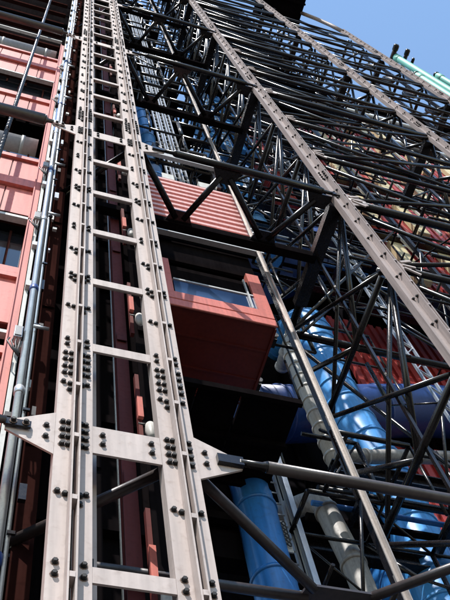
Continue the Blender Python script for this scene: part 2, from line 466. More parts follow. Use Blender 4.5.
# walkways added between the rails of the right-hand towers to keep them dark
wi = 0
for z in LEVS[12:]:
    if z > TOP - 1: break
    pl = ['dark walkway floor spanning behind the crossing braces of the tower at upper right']
    o = thing('walkway', (8.2, 7.8, z), 'dark walkway strip added for darkness behind the crossing braces of the tower', 'walkway', 'walkways stacked behind the tower braces')
    MB().box(8.1, 15.2, 7.85, 8.85, z - 0.13, z - 0.07).build('deck', M['black'], o)
    MB().tube((8.1, 7.8, z + 0.9), (15.2, 7.8, z + 0.9), 0.04, 8).build('handrail', M['beam'], o)
    MB().tube((8.1, 7.8, z + 0.45), (15.2, 7.8, z + 0.45), 0.03, 6).build('handrail', M['beam'], o)
    for i in range(7): MB().tube((8.3 + i * 1.12, 7.8, z - 0.07), (8.3 + i * 1.12, 7.8, z + 0.9), 0.03, 6).build('baluster', M['beam'], o)
    wi += 1

def rod_grid(name, label, cat, xs, ys, zs, ph, pv, pd, r0, r1, seed, group=None):
    rnd = random.Random(seed)
    t = thing(name, (xs[0], ys[0], zs[0]), label, cat, group)
    nh = nv = nd = 0
    for i, x in enumerate(xs):
        for j, y in enumerate(ys):
            for k, z in enumerate(zs):
                rr = rnd.uniform(r0, r1)
                if i + 1 < len(xs) and rnd.random() < ph and nh < 98:
                    MB().tube((x, y, z), (xs[i + 1], y, z), rr, 7).build('horizontal', M['beam'], t); nh += 1
                if j + 1 < len(ys) and rnd.random() < ph and nh < 98:
                    MB().tube((x, y, z), (x, ys[j + 1], z), rr, 7).build('horizontal', M['beam'], t); nh += 1
                if k + 1 < len(zs) and rnd.random() < pv and nv < 98:
                    MB().tube((x, y, z), (x, y, zs[k + 1]), rr, 7).build('upright', M['beam'], t); nv += 1
                if k + 1 < len(zs) and rnd.random() < pd and nd < 98:
                    if rnd.random() < 0.5 and i + 1 < len(xs): q = (xs[i + 1], y, zs[k + 1])
                    elif j + 1 < len(ys): q = (x, ys[j + 1], zs[k + 1])
                    else: continue
                    p = (x, y, z)
                    if rnd.random() < 0.5: p, q = (p[0], p[1], q[2]), (q[0], q[1], p[2])
                    MB().tube(p, q, rr * 0.8, 7).build('diagonal', M['beam'], t); nd += 1
    return t
place_words = ['at the bottom right corner', 'in front of the light blue duct', 'in front of the shade-dark blue duct below the slanting rail',
               'right of the ribbed red panel', 'in the upper middle of the view', 'near the top left of the slanting rail', 'close to the top edge']
for k in range(7):
    z0 = 4 + 11.4 * k
    rod_grid('rod_scaffold', 'tangle of thin dark steel rods ' + place_words[k], 'scaffold', [6.95 + 0.35 * (k % 2), 8.7, 10.3, 12.1, 13.8, 15.3], [8.7, 10.2, 11.3],
             [z0 + 2.28 * q for q in range(6)], 0.36 if k in (0, 5, 6) else 0.25, 0.30 if k in (0, 5, 6) else 0.2, 0.42 if k in (0, 5, 6) else 0.3, 0.032, 0.065, 40 + k)
pw = ['above the red lift car', 'between mast and slanting rail, midway up', 'between mast and slanting rail, near the top', 'between mast and slanting rail at the very top']
for k in range(4):
    z0 = 31 + 13.4 * k
    rod_grid('shaft_lattice', 'dark framing of the lift shaft ' + pw[k], 'lattice', [2.95, 4.2, 5.5, 6.9], [8.3, 10.4], [z0 + 2.23 * q for q in range(7)], 0.6, 0.55, 0.35, 0.04, 0.085, 60 + k)
pw = ['at the right edge of the view, low', 'in front of the red panels, right edge', 'behind the second slanting rail, middle', 'behind the second slanting rail, upper', 'under the black roof canopy']
for k in range(5):
    z0 = 26 + 12 * k
    rod_grid('rod_scaffold', 'tangle of thin dark steel rods ' + pw[k], 'scaffold', [15.5, 17.4, 19.3, 21.4], [8.4, 10.6], [z0 + 2.4 * q for q in range(6)], 0.4 if k < 3 else 0.55, 0.3, 0.4, 0.045, 0.09, 80 + k)
for i, z in enumerate([35.8 + 4.467 * q for q in range(11)]):
    o = thing('gap_shade_deck', (4.9, 9.4, z), 'black deck plate added to darken the sky gap between the mast and the slanting rail', 'deck', 'deck plates up the lift shaft')  # decks added to cover the sky gap and darken the shaft
    MB().box(3.0, 6.3 + 0.4 * (i % 2), 8.9, 10.3, z - 0.1, z).build('plate', M['black'], o)
    MB().tube((3.0, 8.85, z - 0.05), (6.7, 8.85, z - 0.05), 0.05, 8).build('edge_bar', M['guide'], o)
# canopy corner at the very top
o = thing('roof_canopy', (17.6, 6, 79.8), 'black roof canopy corner against the sky at the top edge above the last lattice', 'roof canopy')
MB().box(15.75, 19.4, 3.6, 7.2, 80.0, 82.5).build('slab', M['black'], o)
MB().obox((15.75, 6.6, 79.8), (19.4, 6.6, 79.8), 0.16, 0.36).build('girder', M['black'], o)
MB().obox((15.75, 5.0, 79.8), (19.4, 5.0, 79.8), 0.16, 0.36).build('girder', M['black'], o)
MB().path([(21.55, 5.75, 73.6), (21.2, 5.75, 76.4), (20.4, 5.75, 78.6), (19.3, 5.75, 80.2)], 0.16, 10).build('knee_brace', M['rail2'], o)
MB().path([(21.5, 6.4, 72), (20.9, 6.4, 75.4), (19.3, 6.4, 79.6)], 0.12, 8).build('knee_brace', M['beam'], o)

# ------------------------------------------------------------------ lift car
CX0, CX1, CY0, CY1, CZ = 3.35, 6.31, 8.2, 10.35, 18.9
car = thing('lift_car', ((CX0 + CX1) / 2, 9.6, CZ), 'brick red lift car seen from below with a glazed front band', 'lift car')
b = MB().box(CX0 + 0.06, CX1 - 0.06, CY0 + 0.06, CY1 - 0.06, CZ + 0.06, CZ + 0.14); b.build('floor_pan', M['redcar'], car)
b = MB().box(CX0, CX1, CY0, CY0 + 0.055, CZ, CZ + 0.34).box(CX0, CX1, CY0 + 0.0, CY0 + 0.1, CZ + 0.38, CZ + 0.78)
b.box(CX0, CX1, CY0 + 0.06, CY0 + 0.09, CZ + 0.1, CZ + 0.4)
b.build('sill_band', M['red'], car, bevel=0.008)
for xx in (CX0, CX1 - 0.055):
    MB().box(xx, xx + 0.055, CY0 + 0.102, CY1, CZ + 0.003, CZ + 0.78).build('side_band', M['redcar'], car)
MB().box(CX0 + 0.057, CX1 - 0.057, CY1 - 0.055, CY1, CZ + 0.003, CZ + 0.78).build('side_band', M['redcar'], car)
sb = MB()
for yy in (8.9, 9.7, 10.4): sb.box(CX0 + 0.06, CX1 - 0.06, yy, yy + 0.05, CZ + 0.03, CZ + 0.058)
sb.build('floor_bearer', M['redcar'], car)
MB().box(CX1 - 0.34, CX1, CY0 + 0.01, CY0 + 0.25, CZ + 0.783, 21.9).build('corner_post', M['red'], car)
MB().box(CX0, CX0 + 0.5, CY0 + 0.01, CY0 + 0.25, CZ + 0.783, 21.7).build('corner_post', M['red'], car)
w = MB().box(CX0 + 0.552, CX1 - 0.342, CY0 + 0.06, CY0 + 0.08, CZ + 0.785, 20.5).build('window', M['cabglass'], car)
MB().box(CX0 + 0.552, CX1 - 0.342, CY0 + 0.03, CY0 + 0.11, 20.503, 20.57).build('window_rail', M['greybeam'], w)
MB().box(CX0 + 0.552, CX1 - 0.342, CY0 + 0.08, CY0 + 0.1, 20.573, 21.45).build('window', M['black'], car)  # black sheet instead of glass paints the dark opening
MB().box(CX0 + 0.552, CX1 - 0.342, CY0 + 0.9, CY0 + 0.95, 21.45, 23.6).build('shade_screen', M['black'], car)
MB().box(CX0, CX1, CY0 + 0.12, CY0 + 0.2, 21.95, 23.64).build('shade_fascia', M['black'], car)  # black sheets paint the shade of the open front
MB().box(CX1 - 0.5, CX1 - 0.46, CY0 + 0.0, CY0 + 0.05, CZ + 0.8, 21.4).build('handrail_post', M['greybeam'], car)
MB().box(CX0, CX0 + 0.05, CY0 + 0.26, CY1, CZ + 0.783, 28.3).build('side_wall', M['brownred'], car)
MB().box(CX1 - 0.05, CX1, CY0 + 0.26, CY1, CZ + 0.783, 28.3).build('side_wall', M['brownred'], car)
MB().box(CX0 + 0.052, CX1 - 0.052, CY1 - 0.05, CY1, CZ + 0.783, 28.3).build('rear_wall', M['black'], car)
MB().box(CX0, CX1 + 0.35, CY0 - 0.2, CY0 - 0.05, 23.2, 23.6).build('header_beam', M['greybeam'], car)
MB().box(CX0, CX1 + 0.3, CY0 - 0.02, CY0 + 0.2, 23.65, 24.75).build('shade_recess', M['black'], car)  # solid black box paints the shade of a recess
rb = MB().box(CX0, CX1 + 0.3, CY0 + 0.11, CY0 + 0.16, 24.753, 29.0)
rb.build('ribbed_panel', M['red'], car)
for i in range(11):
    z = 24.7 + i * 0.40
    MB().obox((CX0, CY0 + 0.05, z), (CX1 + 0.3, CY0 + 0.05, z), 0.12, 0.17).build('rib', M['pink'], car)
MB().box(CX0, CX1, CY0 + 0.1, CY1, 29.003, 29.2).build('roof', M['black'], car)
for yy in (CY0 + 0.5, CY1 - 0.4):
    w = MB().box(CX1 + 0.002, CX1 + 0.12, yy - 0.12, yy + 0.12, CZ + 0.1, CZ + 0.5).build('roller_bracket', M['beam'], car)
    MB().path([(CX1 + 0.06, yy - 0.16, CZ + 0.3), (CX1 + 0.06, yy - 0.122, CZ + 0.3)], 0.12, 14).build('roller', M['guide'], w)
MB().obox((CX0, CY0 - 0.1, 31.2), (CX1 + 0.5, CY0 - 0.1, 31.2), 0.14, 0.42).build('yoke_beam', M['greybeam'], car)
for x in (CX0 + 0.1, CX1 - 0.2): MB().box(x, x + 0.14, CY0 - 0.02, CY0 + 0.14, 29.2, 31.4).build('yoke_upright', M['beam'], car)
for x in (3.7, 4.3, 5.6): MB().box(x, x + 0.42, CY0 + 0.2, CY0 + 0.6, 29.25, 30.1).build('roof_unit', M['pale'], car)
# running gear hanging behind and under the car
g = thing('hoist_machine', (4.8, 11.2, 15), 'black hoist machinery frame in deep shade below and behind the red lift car', 'machinery')
for xx in (3.5, 4.7, 5.9): MB().obox((xx, 11.3, GZ), (xx, 11.3, TOP - 3), 0.2, 0.2).build('post', M['black'], g)
for i in range(26):
    z = GZ + 1 + i * 2.9
    MB().obox((3.4, 11.3, z), (6.0, 11.3, z + 0.01), 0.16, 0.24).build('crosspiece', M['black'], g)
MB().box(3.6, 6.0, 11.5, 11.9, 14.5, 17.6).build('gearbox', M['black'], g)

pf = thing('shade_platform', (4.85, 9.7, 16.5), 'black slotted platform added for the deep shade below the red lift car', 'platform')  # added to shade the ducts and stand in for deep shade
for x0, x1 in ((3.1, 4.25), (4.3, 5.2), (5.25, 6.5)): MB().box(x0, x1, 8.7, 10.9, 16.4, 16.5).build('plank', M['black'], pf)
for y in (8.7, 9.8, 10.9): MB().obox((3.1, y, 16.3), (6.5, y, 16.3), 0.1, 0.18).build('bearer', M['black'], pf)
for x in (3.1, 6.5):
    MB().tube((x, 8.7, 16.5), (x, 8.7, 18.2), 0.03, 6).build('guard_post', M['beam'], pf); MB().tube((x, 10.9, 16.5), (x, 10.9, 18.2), 0.03, 6).build('guard_post', M['beam'], pf)
MB().tube((3.1, 10.9, 18.2), (6.5, 10.9, 18.2), 0.03, 6).build('guard_rail', M['beam'], pf)
# guide rail beside the car
g = thing('guide_rail', (6.45, 8.0, GZ), 'thin worn steel guide rail running up past the right corner of the red lift car', 'guide rail')
MB().box(6.42, 6.54, 7.99, 8.01, GZ, TOP).build('flange', M['guide'], g)
MB().box(6.47, 6.49, 7.90, 7.988, GZ, TOP).build('blade', M['guide'], g)
z = 1.0
fb = MB()
while z < TOP:
    fb.box(6.425, 6.535, 8.013, 8.04, z, z + 0.35); z += 4.4667
fb.build('fishplates', M['guide'], g)

# ------------------------------------------------------------------ left: red clad shaft wall
RX0, RX1 = -12.0, 0.22
wl = thing('clad_wall', (-5, 7, GZ), 'salmon red clad wall with dark open bands at the left edge', 'wall')
def red_band(z0, z1, mid=True):
    b = MB().box(RX0, RX1, 6.82, 6.9, z0, z1)
    b.build('cladding_backing', M['darkred'], wl); b = MB()
    x = RX1 - 0.62; xs = []
    while x > RX0: xs.append(x); x -= 0.72
    e = [RX0] + xs[::-1] + [RX1]
    rows = [(z0, z1)] if not mid else [(z0, z0 + (z1 - z0) * 0.43), (z0 + (z1 - z0) * 0.55, z1 - 0.25)]
    for a, c in zip(e[:-1], e[1:]):
        for (q0, q1) in rows: b.box(a + 0.016, c - 0.016, 6.795, 6.818, q0 + 0.03, q1 - 0.03)
    if mid:
        zm = z0 + (z1 - z0) * 0.43
        b.box(RX0, RX1, 6.70, 6.818, zm, zm + (z1 - z0) * 0.12)
        b.box(RX0, RX1, 6.72, 6.818, z1 - 0.22, z1)
    else:
        b.box(RX0, RX1, 6.72, 6.818, z1 - 0.1, z1 + 0.06)
    return b
for k in range(-1, 2):
    o = 13.4 * k
    red_band(18.45 + o, 22.5 + o).build('cladding_band', M['red'], wl)
    red_band((13.5 if k >= 0 else 11.4) + o, 15.3 + o, False).build('cladding_band', M['red'], wl)
    MB().box(RX0, RX1, 6.72, 6.9, 15.363 + o, 15.62 + o).build('sill', M['red'], wl)
    MB().box(RX0, RX1, 6.66, 6.8, 18.02 + o, 18.13 + o).build('ledge', M['pale'], wl)
    MB().box(RX0, RX1, 6.74, 6.9, 18.15 + o, 18.44 + o).build('lip', M['brownred'], wl)
    MB().box(RX0, RX1, 6.68, 6.8, 26.35 + o, 26.45 + o).build('ledge', M['pale'], wl)
for k in range(-1, 2):
    for (za, zb) in ((15.625, 18.0), (22.6, 23.6)):
        za += 13.4 * k; zb += 13.4 * k
        p = MB().box(RX0, RX1, 7.02, 7.04, za, zb).build('window_band', M['glass'], wl)
        for i in range(16):
            x = RX0 + 0.2 + i * 0.78
            MB().box(x, x + 0.05, 6.97, 7.015, za, zb).build('window_post', M['brownred'], p)
red_band(9.5, 12.6, True).build('cladding_band', M['red'], wl)
for k in range(0, 2): red_band(24.9 + 13.4 * k + 2.0, 28.7 + 13.4 * k, False).build('cladding_band', M['red'], wl) if k == 5 else None
MB().box(0.225, 0.345, 6.7, 6.9, GZ, 39).build('corner_post', M['red'], wl)
MB().box(0.20, 0.224, 6.66, 6.9, GZ, 39).build('corner_strip', M['red'], wl)
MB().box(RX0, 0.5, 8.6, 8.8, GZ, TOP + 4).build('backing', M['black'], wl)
for i in range(17):
    x = RX0 + 0.7 * i
    MB().box(x, x + 0.06, 7.9, 8.0, GZ, 39).build('mullion', M['brownred'], wl)
for z in (40.5, 43.5, 47, 50.5, 54, 58, 62, 66):
    MB().box(RX0, 0.2, 7.6, 7.8, z, z + 0.3).build('floor_edge', M['brownred'], wl)
for k, lb in ((0, 'round grey duct lying in the dark gap above the pink wall band, lower of two'), (1, 'round grey duct lying above the uppermost red wall band, higher of two')):
    d = thing('round_duct', (-6, 7.5, 24.6 + 13.4 * k), lb, 'duct')
    MB().tube((RX0, 7.45, 24.6 + 13.4 * k), (0.1, 7.45, 24.6 + 13.4 * k), 0.62, 28).build('barrel', M['grey'], d)
    for i in range(7): MB().ring((RX0 + 1.5 + i * 1.7, 7.45, 24.6 + 13.4 * k), (1, 0, 0), 0.62, 0.1, 28, 0.02).build('collar', M['grey'], d)
# vertical cable in front of the red wall
t = thing('steel_cable', (-0.68, 6.05, GZ), 'dark thick twisted vertical cable crossing in front of the red wall', 'cable')
MB().tube((-0.68, 6.05, GZ), (-0.68, 6.05, TOP), 0.055, 10).build('core', M['beam'], t)
sp = []
for i in range(1400):
    a = i * 0.75; sp.append((-0.68 + 0.042 * math.cos(a), 6.05 + 0.045 * math.sin(a), 15 + i * 0.035))
MB().path(sp, 0.018, 5).build('strand', M['tube'], t)

# conduits beside the red wall
c = thing('conduit', (0.5, 6.5, GZ), 'fat silvery conduit with couplings between the red wall and the mast', 'conduit')
MB().tube((0.50, 6.45, GZ), (0.50, 6.45, 60), 0.058, 16).build('pipe', M['galv'], c)
for i in range(13):
    z = 4.2 + 3.35 * i
    MB().ring((0.50, 6.45, z), (0, 0, 1), 0.058, 0.16, 16, 0.016).build('coupling', M['navy'] if i % 2 else M['galv'], c)
c = thing('conduit', (0.66, 6.5, GZ), 'thinner bright galvanised conduit just right of the fat silvery one', 'conduit')
MB().tube((0.595, 6.45, GZ), (0.595, 6.45, 60), 0.026, 12).build('pipe', M['galv'], c)
for i in range(22):
    z = 3 + 2.45 * i
    MB().box(0.575, 0.66, 6.37, 6.40, z, z + 0.05).build('clip', M['beam'], c)
c = thing('cable_tray', (0.4, 6.6, GZ), 'pale sheet metal cable tray between the red corner post and the silvery conduit', 'cable tray')
MB().box(0.355, 0.42, 6.6, 6.63, GZ, 60).build('tray', M['pale'], c)
for i in range(30):
    z = 3 + i * 1.9 + random.uniform(-.3, .3)
    MB().box(0.36, 0.46, 6.5, 6.597, z, z + random.uniform(.08, .3)).build('bracket', M[random.choice(['pale', 'bolt', 'galv'])], c)
for i in range(60):
    z = 2 + i * 0.95 + random.uniform(-.4, .4); x = random.choice((0.56, 0.60, 0.66, 0.70))
    MB().box(x, x + random.uniform(.03, .09), 6.5, 6.56, z, z + random.uniform(.05, .4)).build('saddle', M[random.choice(['pale', 'bolt', 'galv', 'bolt', 'beam'])], c)
for i, (z, lb) in enumerate([(12.3, 'lowest'), (17.4, 'second lowest'), (20.9, 'middle'), (28.0, 'second highest'), (33.0, 'highest')]):
    j = thing('junction_box', (0.4, 6.4, z), f'{lb} of the small junction boxes fixed beside the silvery conduit', 'junction box', 'junction boxes beside the conduit')
    MB().box(0.30, 0.42, 6.36, 6.49, z, z + 0.34).build('box', M['pale' if i % 2 else 'galv'], j)
    MB().box(0.31, 0.41, 6.345, 6.358, z + 0.03, z + 0.31).build('lid', M['grey'], j)
    wb = MB()
    for q in range(4):
        wb.path([(0.25 + q * 0.05, 6.4, z - 0.02), (0.22 + q * 0.06, 6.36, z - 0.2), (0.3 + q * 0.03, 6.38, z - 0.35), (0.42, 6.42, z - 0.5)], 0.013, 6)
    wb.build('wiring', M['rubber'], j)
    MB().tube((0.56, 6.35, z + 0.4), (0.80, 6.35, z + 0.4), 0.03, 6).build('stub', M['galv'], j)

# ------------------------------------------------------------------ shaded columns and wall inside the mast shaft
sw = thing('shaft_wall', (2.3, 9.6, GZ), 'very dark brown inner shaft wall seen between the mast rungs', 'wall')
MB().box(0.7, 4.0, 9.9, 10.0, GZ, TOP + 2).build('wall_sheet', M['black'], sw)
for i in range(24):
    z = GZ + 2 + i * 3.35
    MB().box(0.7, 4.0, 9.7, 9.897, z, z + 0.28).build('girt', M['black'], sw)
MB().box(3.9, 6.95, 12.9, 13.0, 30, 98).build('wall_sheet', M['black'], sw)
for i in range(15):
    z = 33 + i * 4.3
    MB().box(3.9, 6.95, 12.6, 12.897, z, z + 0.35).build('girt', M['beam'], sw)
cols = [(0.86, 7.4, 0.2, 'brownred', 'shade-dark brown column just left of the bright mast'),
        (1.02, 8.6, 0.16, 'brownred', 'slender shaded brown column further back, left of the mast'),
        (1.75, 7.6, 0.2, 'black', 'black steel column behind the mast, left of the red one'),
        (2.33, 7.75, 0.17, 'darkred', 'dull red column seen between the mast rungs'),
        (2.75, 7.6, 0.34, 'black', 'broad black column behind the right rail of the mast')]
for x, y, w_, m, lb in cols:
    t = thing('steel_column', (x, y, GZ), lb, 'column')
    MB().ibeam((x, y, GZ), (x, y, TOP + 4), w_ * 1.3, w_, 0.025, (0, 1, 0)).build('shaft', M[m], t)
    b = MB(); z = 2
    while z < TOP: b.box(x - w_ * 0.55, x + w_ * 0.55, y - w_ * 0.75, y - w_ * 0.5 - 0.16 * w_, z, z + 0.3); z += 4.47
    b.build('splice_plates', M[m], t)
for i, x in enumerate((1.45, 1.58, 2.0, 2.1, 2.62)):
    t = MB().tube((x, 8.9 + 0.1 * i, GZ), (x, 8.9 + 0.1 * i, TOP), 0.016, 6).build('hoist_rope', M['galv'])
    tag(t, 'thin taut hoist rope hanging in the dark shaft behind the mast rungs', 'rope', 'hoist ropes behind the mast')
fix = [(7.6, 'lowest'), (10.9, 'second from the bottom'), (14.4, 'third from the bottom'), (18.6, 'fourth from the bottom'), (23.0, 'fifth from the bottom'), (29, 'sixth from the bottom'), (36, 'topmost')]
for z, lb in fix:
    t = thing('bulkhead_lamp', (2.15, 7.0, z), f'unlit white shaft lamp beside a sunlit-red strip between the mast rungs, {lb}', 'lamp', 'shaft lamps behind the mast')
    MB().box(2.20, 2.26, 6.66, 6.74, z - 0.6, z + 1.5).build('bracket', M['darkred'], t)
    MB().box(2.19, 2.27, 6.60, 6.657, z + 0.2, z + 0.75).build('sunlit_strip', M['red'], t)  # brighter red stands in for sunlit pieces of the column
    MB().path([(2.36, 6.6, z - 0.35), (2.36, 6.6, z - 0.28), (2.36, 6.62, z - 0.12), (2.36, 6.64, z + 0.05), (2.36, 6.66, z + 0.1)], [0.02, 0.06, 0.085, 0.07, 0.02], 14).build('globe', M['white'], t)
    MB().tube((2.2, 6.68, z + 0.1), (2.36, 6.66, z + 0.08), 0.03, 8).build('arm', M['bolt'], t)

# ------------------------------------------------------------------ ladders, ibeam, coil behind the car
def ladder(name, x0, x1, y, z0, z1, step, mat, label, cat='ladder', zig=False, group=None):
    t = thing(name, (x0, y, z0), label, cat, group)
    for x in (x0, x1): MB().obox((x, y, z0), (x, y, z1), 0.05, 0.09, (0, 1, 0)).build('stringer', mat, t)
    z = z0 + 0.2; k = 0
    while z < z1 - step:
        if zig: MB().obox((x0 if k % 2 else x1, y, z), (x1 if k % 2 else x0, y, z + step), 0.03, 0.07, (0, 1, 0)).build('lacing_bar', mat, t)
        else: MB().tube((x0, y, z), (x1, y, z), 0.022, 6).build('rung', mat, t)
        z += step; k += 1
    return t
ladder('cable_ladder', 6.75, 6.98, 11.4, GZ, 30, 0.40, M['galv'], 'galvanised cable ladder between the glossy blue duct and the bright beam at the bottom')
for q, (xa, lb) in enumerate(((4.62, 'leftmost'), (4.9, 'middle'), (5.2, 'rightmost'))):
    ladder('cable_ladder', xa, xa + 0.17, 8.62 + 0.02 * q, 29.4, 76, 0.55, M['galv'], f'{lb} of the three pale cable ladders rising above the ribbed red panel', group='cable ladders above the lift car')
t = thing('silver_beam', (7.0, 11.0, GZ), 'bright galvanised vertical beam right of the blue duct at the bottom', 'beam')
MB().ibeam((7.03, 11.1, GZ), (7.03, 11.1, 34), 0.13, 0.13, 0.02, (0, 1, 0)).build('web', M['galv'], t)
MB().box(6.96, 7.12, 11.2, 11.23, GZ, 34).build('backplate', M['pale'], t)
t = thing('cable_coil', (6.6, 11.0, 14.6), 'small coil of dark cable wrapped on a white plate beside the galvanised beam', 'cable coil')
MB().box(6.42, 6.72, 11.05, 11.08, 14.4, 15.4).build('plate', M['white'], t)
cp = []
for i in range(70):
    a = i * 0.5; cp.append((6.57 + 0.11 * math.sin(a), 11.0, 14.55 + i * 0.0105 + 0.09 * math.sin(2 * a)))
MB().path(cp, 0.016, 6).build('cable', M['rubber'], t)
ladder('zigzag_ladder', 12.6, 12.95, 10.7, 10, 58, 0.5, M['galv'], 'galvanised zigzag laced strut behind the tower rail, right of the blue ducts', 'strut', True)
ladder('zigzag_ladder', 9.4, 9.7, 10.6, 38, 76, 0.45, M['galv'], 'pale laced strut high up, left of the second slanting rail', 'strut', True)

# ------------------------------------------------------------------ ducts
def duct(label, pts, r, mat, rings=1.1, name='air_duct', n=28, cat='duct', ringmat=None, lift=0.035, smooth=True):
    P = [Vector(p) for p in pts]
    if smooth and len(P) > 2:                                # rounded elbows
        Q = [P[0]]
        for i in range(1, len(P) - 1):
            a, b_, c = P[i - 1], P[i], P[i + 1]
            d = min((a - b_).length, (c - b_).length) * 0.45; d = min(d, r * 2.2)
            s0 = b_ + (a - b_).normalized() * d; s1 = b_ + (c - b_).normalized() * d
            for j in range(7):
                u = j / 6; Q.append(s0 * (1 - u) ** 2 + b_ * 2 * u * (1 - u) + s1 * u * u)
        Q.append(P[-1])
    else: Q = P
    t = thing(name, pts[0], label, cat)
    MB().path(Q, r, n).build('barrel', mat, t)
    acc = 0; nxt = rings * 0.5
    cnt = 0
    for a, b_ in zip(Q[:-1], Q[1:]):
        L_ = (b_ - a).length; d = (b_ - a).normalized()
        while nxt < acc + L_ and cnt < 90:
            MB().ring(a + d * (nxt - acc), d, r, 0.09, n, lift).build('collar', ringmat or mat, t); nxt += rings; cnt += 1
        acc += L_
    return t
duct('light blue ringed air duct rising at the lower right, widest one in the sun', [(11.3, 13, GZ), (11.3, 13, 14), (11.75, 13, 20), (11.2, 13, 25), (11.3, 12.8, 31), (11.3, 15.2, 33)], 0.66, M['lblue'], 1.0)
duct('big blue duct bending away at the bottom right corner', [(13.2, 14.5, GZ), (13.2, 14.5, 13), (12.2, 13.8, 17.0), (12.6, 15.5, 19.5)], 1.05, M['blue'], 1.5)
duct('shade-dark blue horizontal duct crossing behind the light blue duct', [(8.6, 14.3, 25.4), (12, 14.4, 26.8), (16, 14.4, 28.4), (22, 14.4, 29.5)], 1.0, M['navy'], 2.2)
duct('shade-dark blue horizontal duct higher up behind the forked braces below the tower rail', [(11.5, 14.4, 39), (14.5, 14.4, 42.6), (17, 14.4, 46), (23, 14.4, 47.5)], 1.5, M['navy'], 2.6)
duct('glossy blue vertical duct at the bottom centre right of the mast', [(6.18, 11.2, GZ), (6.18, 11.2, 17.6), (6.18, 14, 18.6)], 0.44, M['blue'], 2.2)
duct('small blue vertical duct above the ribbed red panel', [(4.15, 8.7, 29.3), (4.15, 8.7, 40.5), (4.15, 9.6, 41.2)], 0.3, M['blue'], 1.3)
duct('white ringed pipe rising beside the light blue duct', [(9.4, 12.1, 19), (9.35, 12.1, 26), (9.9, 12.1, 28), (10.2, 14, 28.6)], 0.24, M['white'], 0.7)
duct('fat white duct with an elbow behind the lowest tube at the bottom', [(8.5, 11.7, GZ), (8.5, 11.7, 15.0), (8.3, 11.8, 17.6), (7.6, 13.2, 18.4)], 0.27, M['greyduct'], 1.9)
duct('white horizontal duct with a rounded end crossing the light blue duct', [(9.3, 11.8, 19.6), (11.6, 11.8, 20.3), (14.5, 11.8, 21)], 0.2, M['greyduct'], 1.8)
duct('light blue upper duct in the gaps right of the ribbed red panel', [(10.6, 12.6, 36), (10.6, 12.6, 47), (10.0, 12.6, 53), (10.0, 12.6, 60)], 0.6, M['lblue'], 1.1)
duct('thin light blue duct high up behind the tangle of braces', [(12.4, 12.4, 52), (12.4, 12.4, 72)], 0.5, M['lblue'], 1.2)
duct('dull red duct high up in the gap left of the tower rail', [(13.2, 12.6, 44), (13.2, 12.6, 62)], 0.6, M['redwall'], 1.4)
# blue slats added in place of sky patches between the mast and the tower
for gx, gy, z0, z1, lb in ((9.6, 10.6, 46, 62, 'blue slats standing in for sky seen through the braces above the lift car, lower one'), (9.9, 10.6, 64, 76, 'blue slats standing in for sky near the top, between mast and tower')):
    t = thing('sky_slat_bank', (gx, gy, z0), lb, 'sky slats')
    for i in range(4):
        x = gx - 1.2 + i * 0.75
        z = z0
        while z < z1: MB().box(x + 0.08, x + 0.64, gy, gy + 0.25, z, z + 0.8).build('slat', M['lblue'], t); z += 1.25
        MB().obox((x, gy - 0.1, z0), (x, gy - 0.1, z1), 0.1, 0.1).build('upright', M['black'], t)
# teal pipes on the far roof
for x, y, r, z1, lb in ((45.0, 11.0, 0.45, 125.5, 'uppermost mint green pipe against the sky at the right edge, with dark cap'),
                  (42.9, 11.0, 0.4, 110, 'lower mint green pipe behind the last column at the right edge'),
                  (48.3, 11.0, 0.38, 117, 'short mint green pipe nearest the right edge of the sky')):
    t = thing('roof_pipe', (x, y, GZ), lb, 'pipe')
    MB().path([(x, y, GZ), (x, y, z1 - 2), (x, y, z1)], [r, r, r], 20).build('pipe', M['teal'], t)
    MB().ring((x, y, z1 - 1.2), (0, 0, 1), r, 1.6, 20, 0.07).build('collar', M['teal'], t)
    MB().path([(x, y, z1), (x, y, z1 + 0.3), (x, y, z1 + 0.8)], [r * 1.15, r * 1.2, r * 0.8], 16).build('cap', M['beam'], t)
# dark exhaust caps
for x, y1, r, lb in ((44.6, 9.3, 0.42, 'largest of the three dark rounded exhaust nozzles at the tip of the mint green pipe'),
                     (46.4, 9.5, 0.36, 'middle one of the three dark rounded exhaust nozzles above the mint green pipe'),
                     (47.6, 10.4, 0.22, 'smallest of the three dark exhaust nozzles above the mint green pipe')):
    t = thing('exhaust_nozzle', (x, 12.2, GZ), lb, 'exhaust nozzle')
    MB().path([(x, 12.2, GZ), (x, 12.2, 124.4), (x, 12.0, 125.2), (x, 11.4, 125.5), (x, y1 + 0.4, 125.5)], r * 0.8, 14).build('stem', M['beam'], t)
    MB().path([(x, y1 + 0.9, 125.5), (x, y1 + 0.85, 125.5), (x, y1 + 0.2, 125.5), (x, y1, 125.5)], [r * 0.8, r, r, r * 0.6], 14).build('cowl', M['beam'], t)

# red and cream corrugated boxes behind the tower
def corrugated(x0, x1, y, z0, z1, mat, step=0.42):
    b = MB().box(x0, x1, y + 0.12, y + 0.2, z0, z1); x = x0
    while x < x1 - step: b.box(x, x + step * 0.55, y, y + 0.118, z0, z1); x += step
    return b
rc = [(13.0, 18.6, 20, 27, 'low red corrugated panel at the lower right edge beside the blue duct'),
      (13.0, 18.5, 30.0, 37.5, 'red corrugated panel behind the forked braces below the tower rail'),
      (16.0, 30.0, 35, 40.5, 'red corrugated panel with cream strips at the right edge, lowest of its column'),
      (16.0, 30.0, 42.5, 48, 'red corrugated panel with cream strips at the right edge, second of its column'),
      (16.5, 30.0, 50, 55.5, 'red corrugated panel with cream strips behind the tower braces, third of its column'),
      (17.5, 30.0, 58, 63, 'red corrugated panel with cream strips behind the tower braces, fourth of its column'),
      (18.5, 26.0, 66, 71, 'small red corrugated panel with cream strips seen high between the braces')]
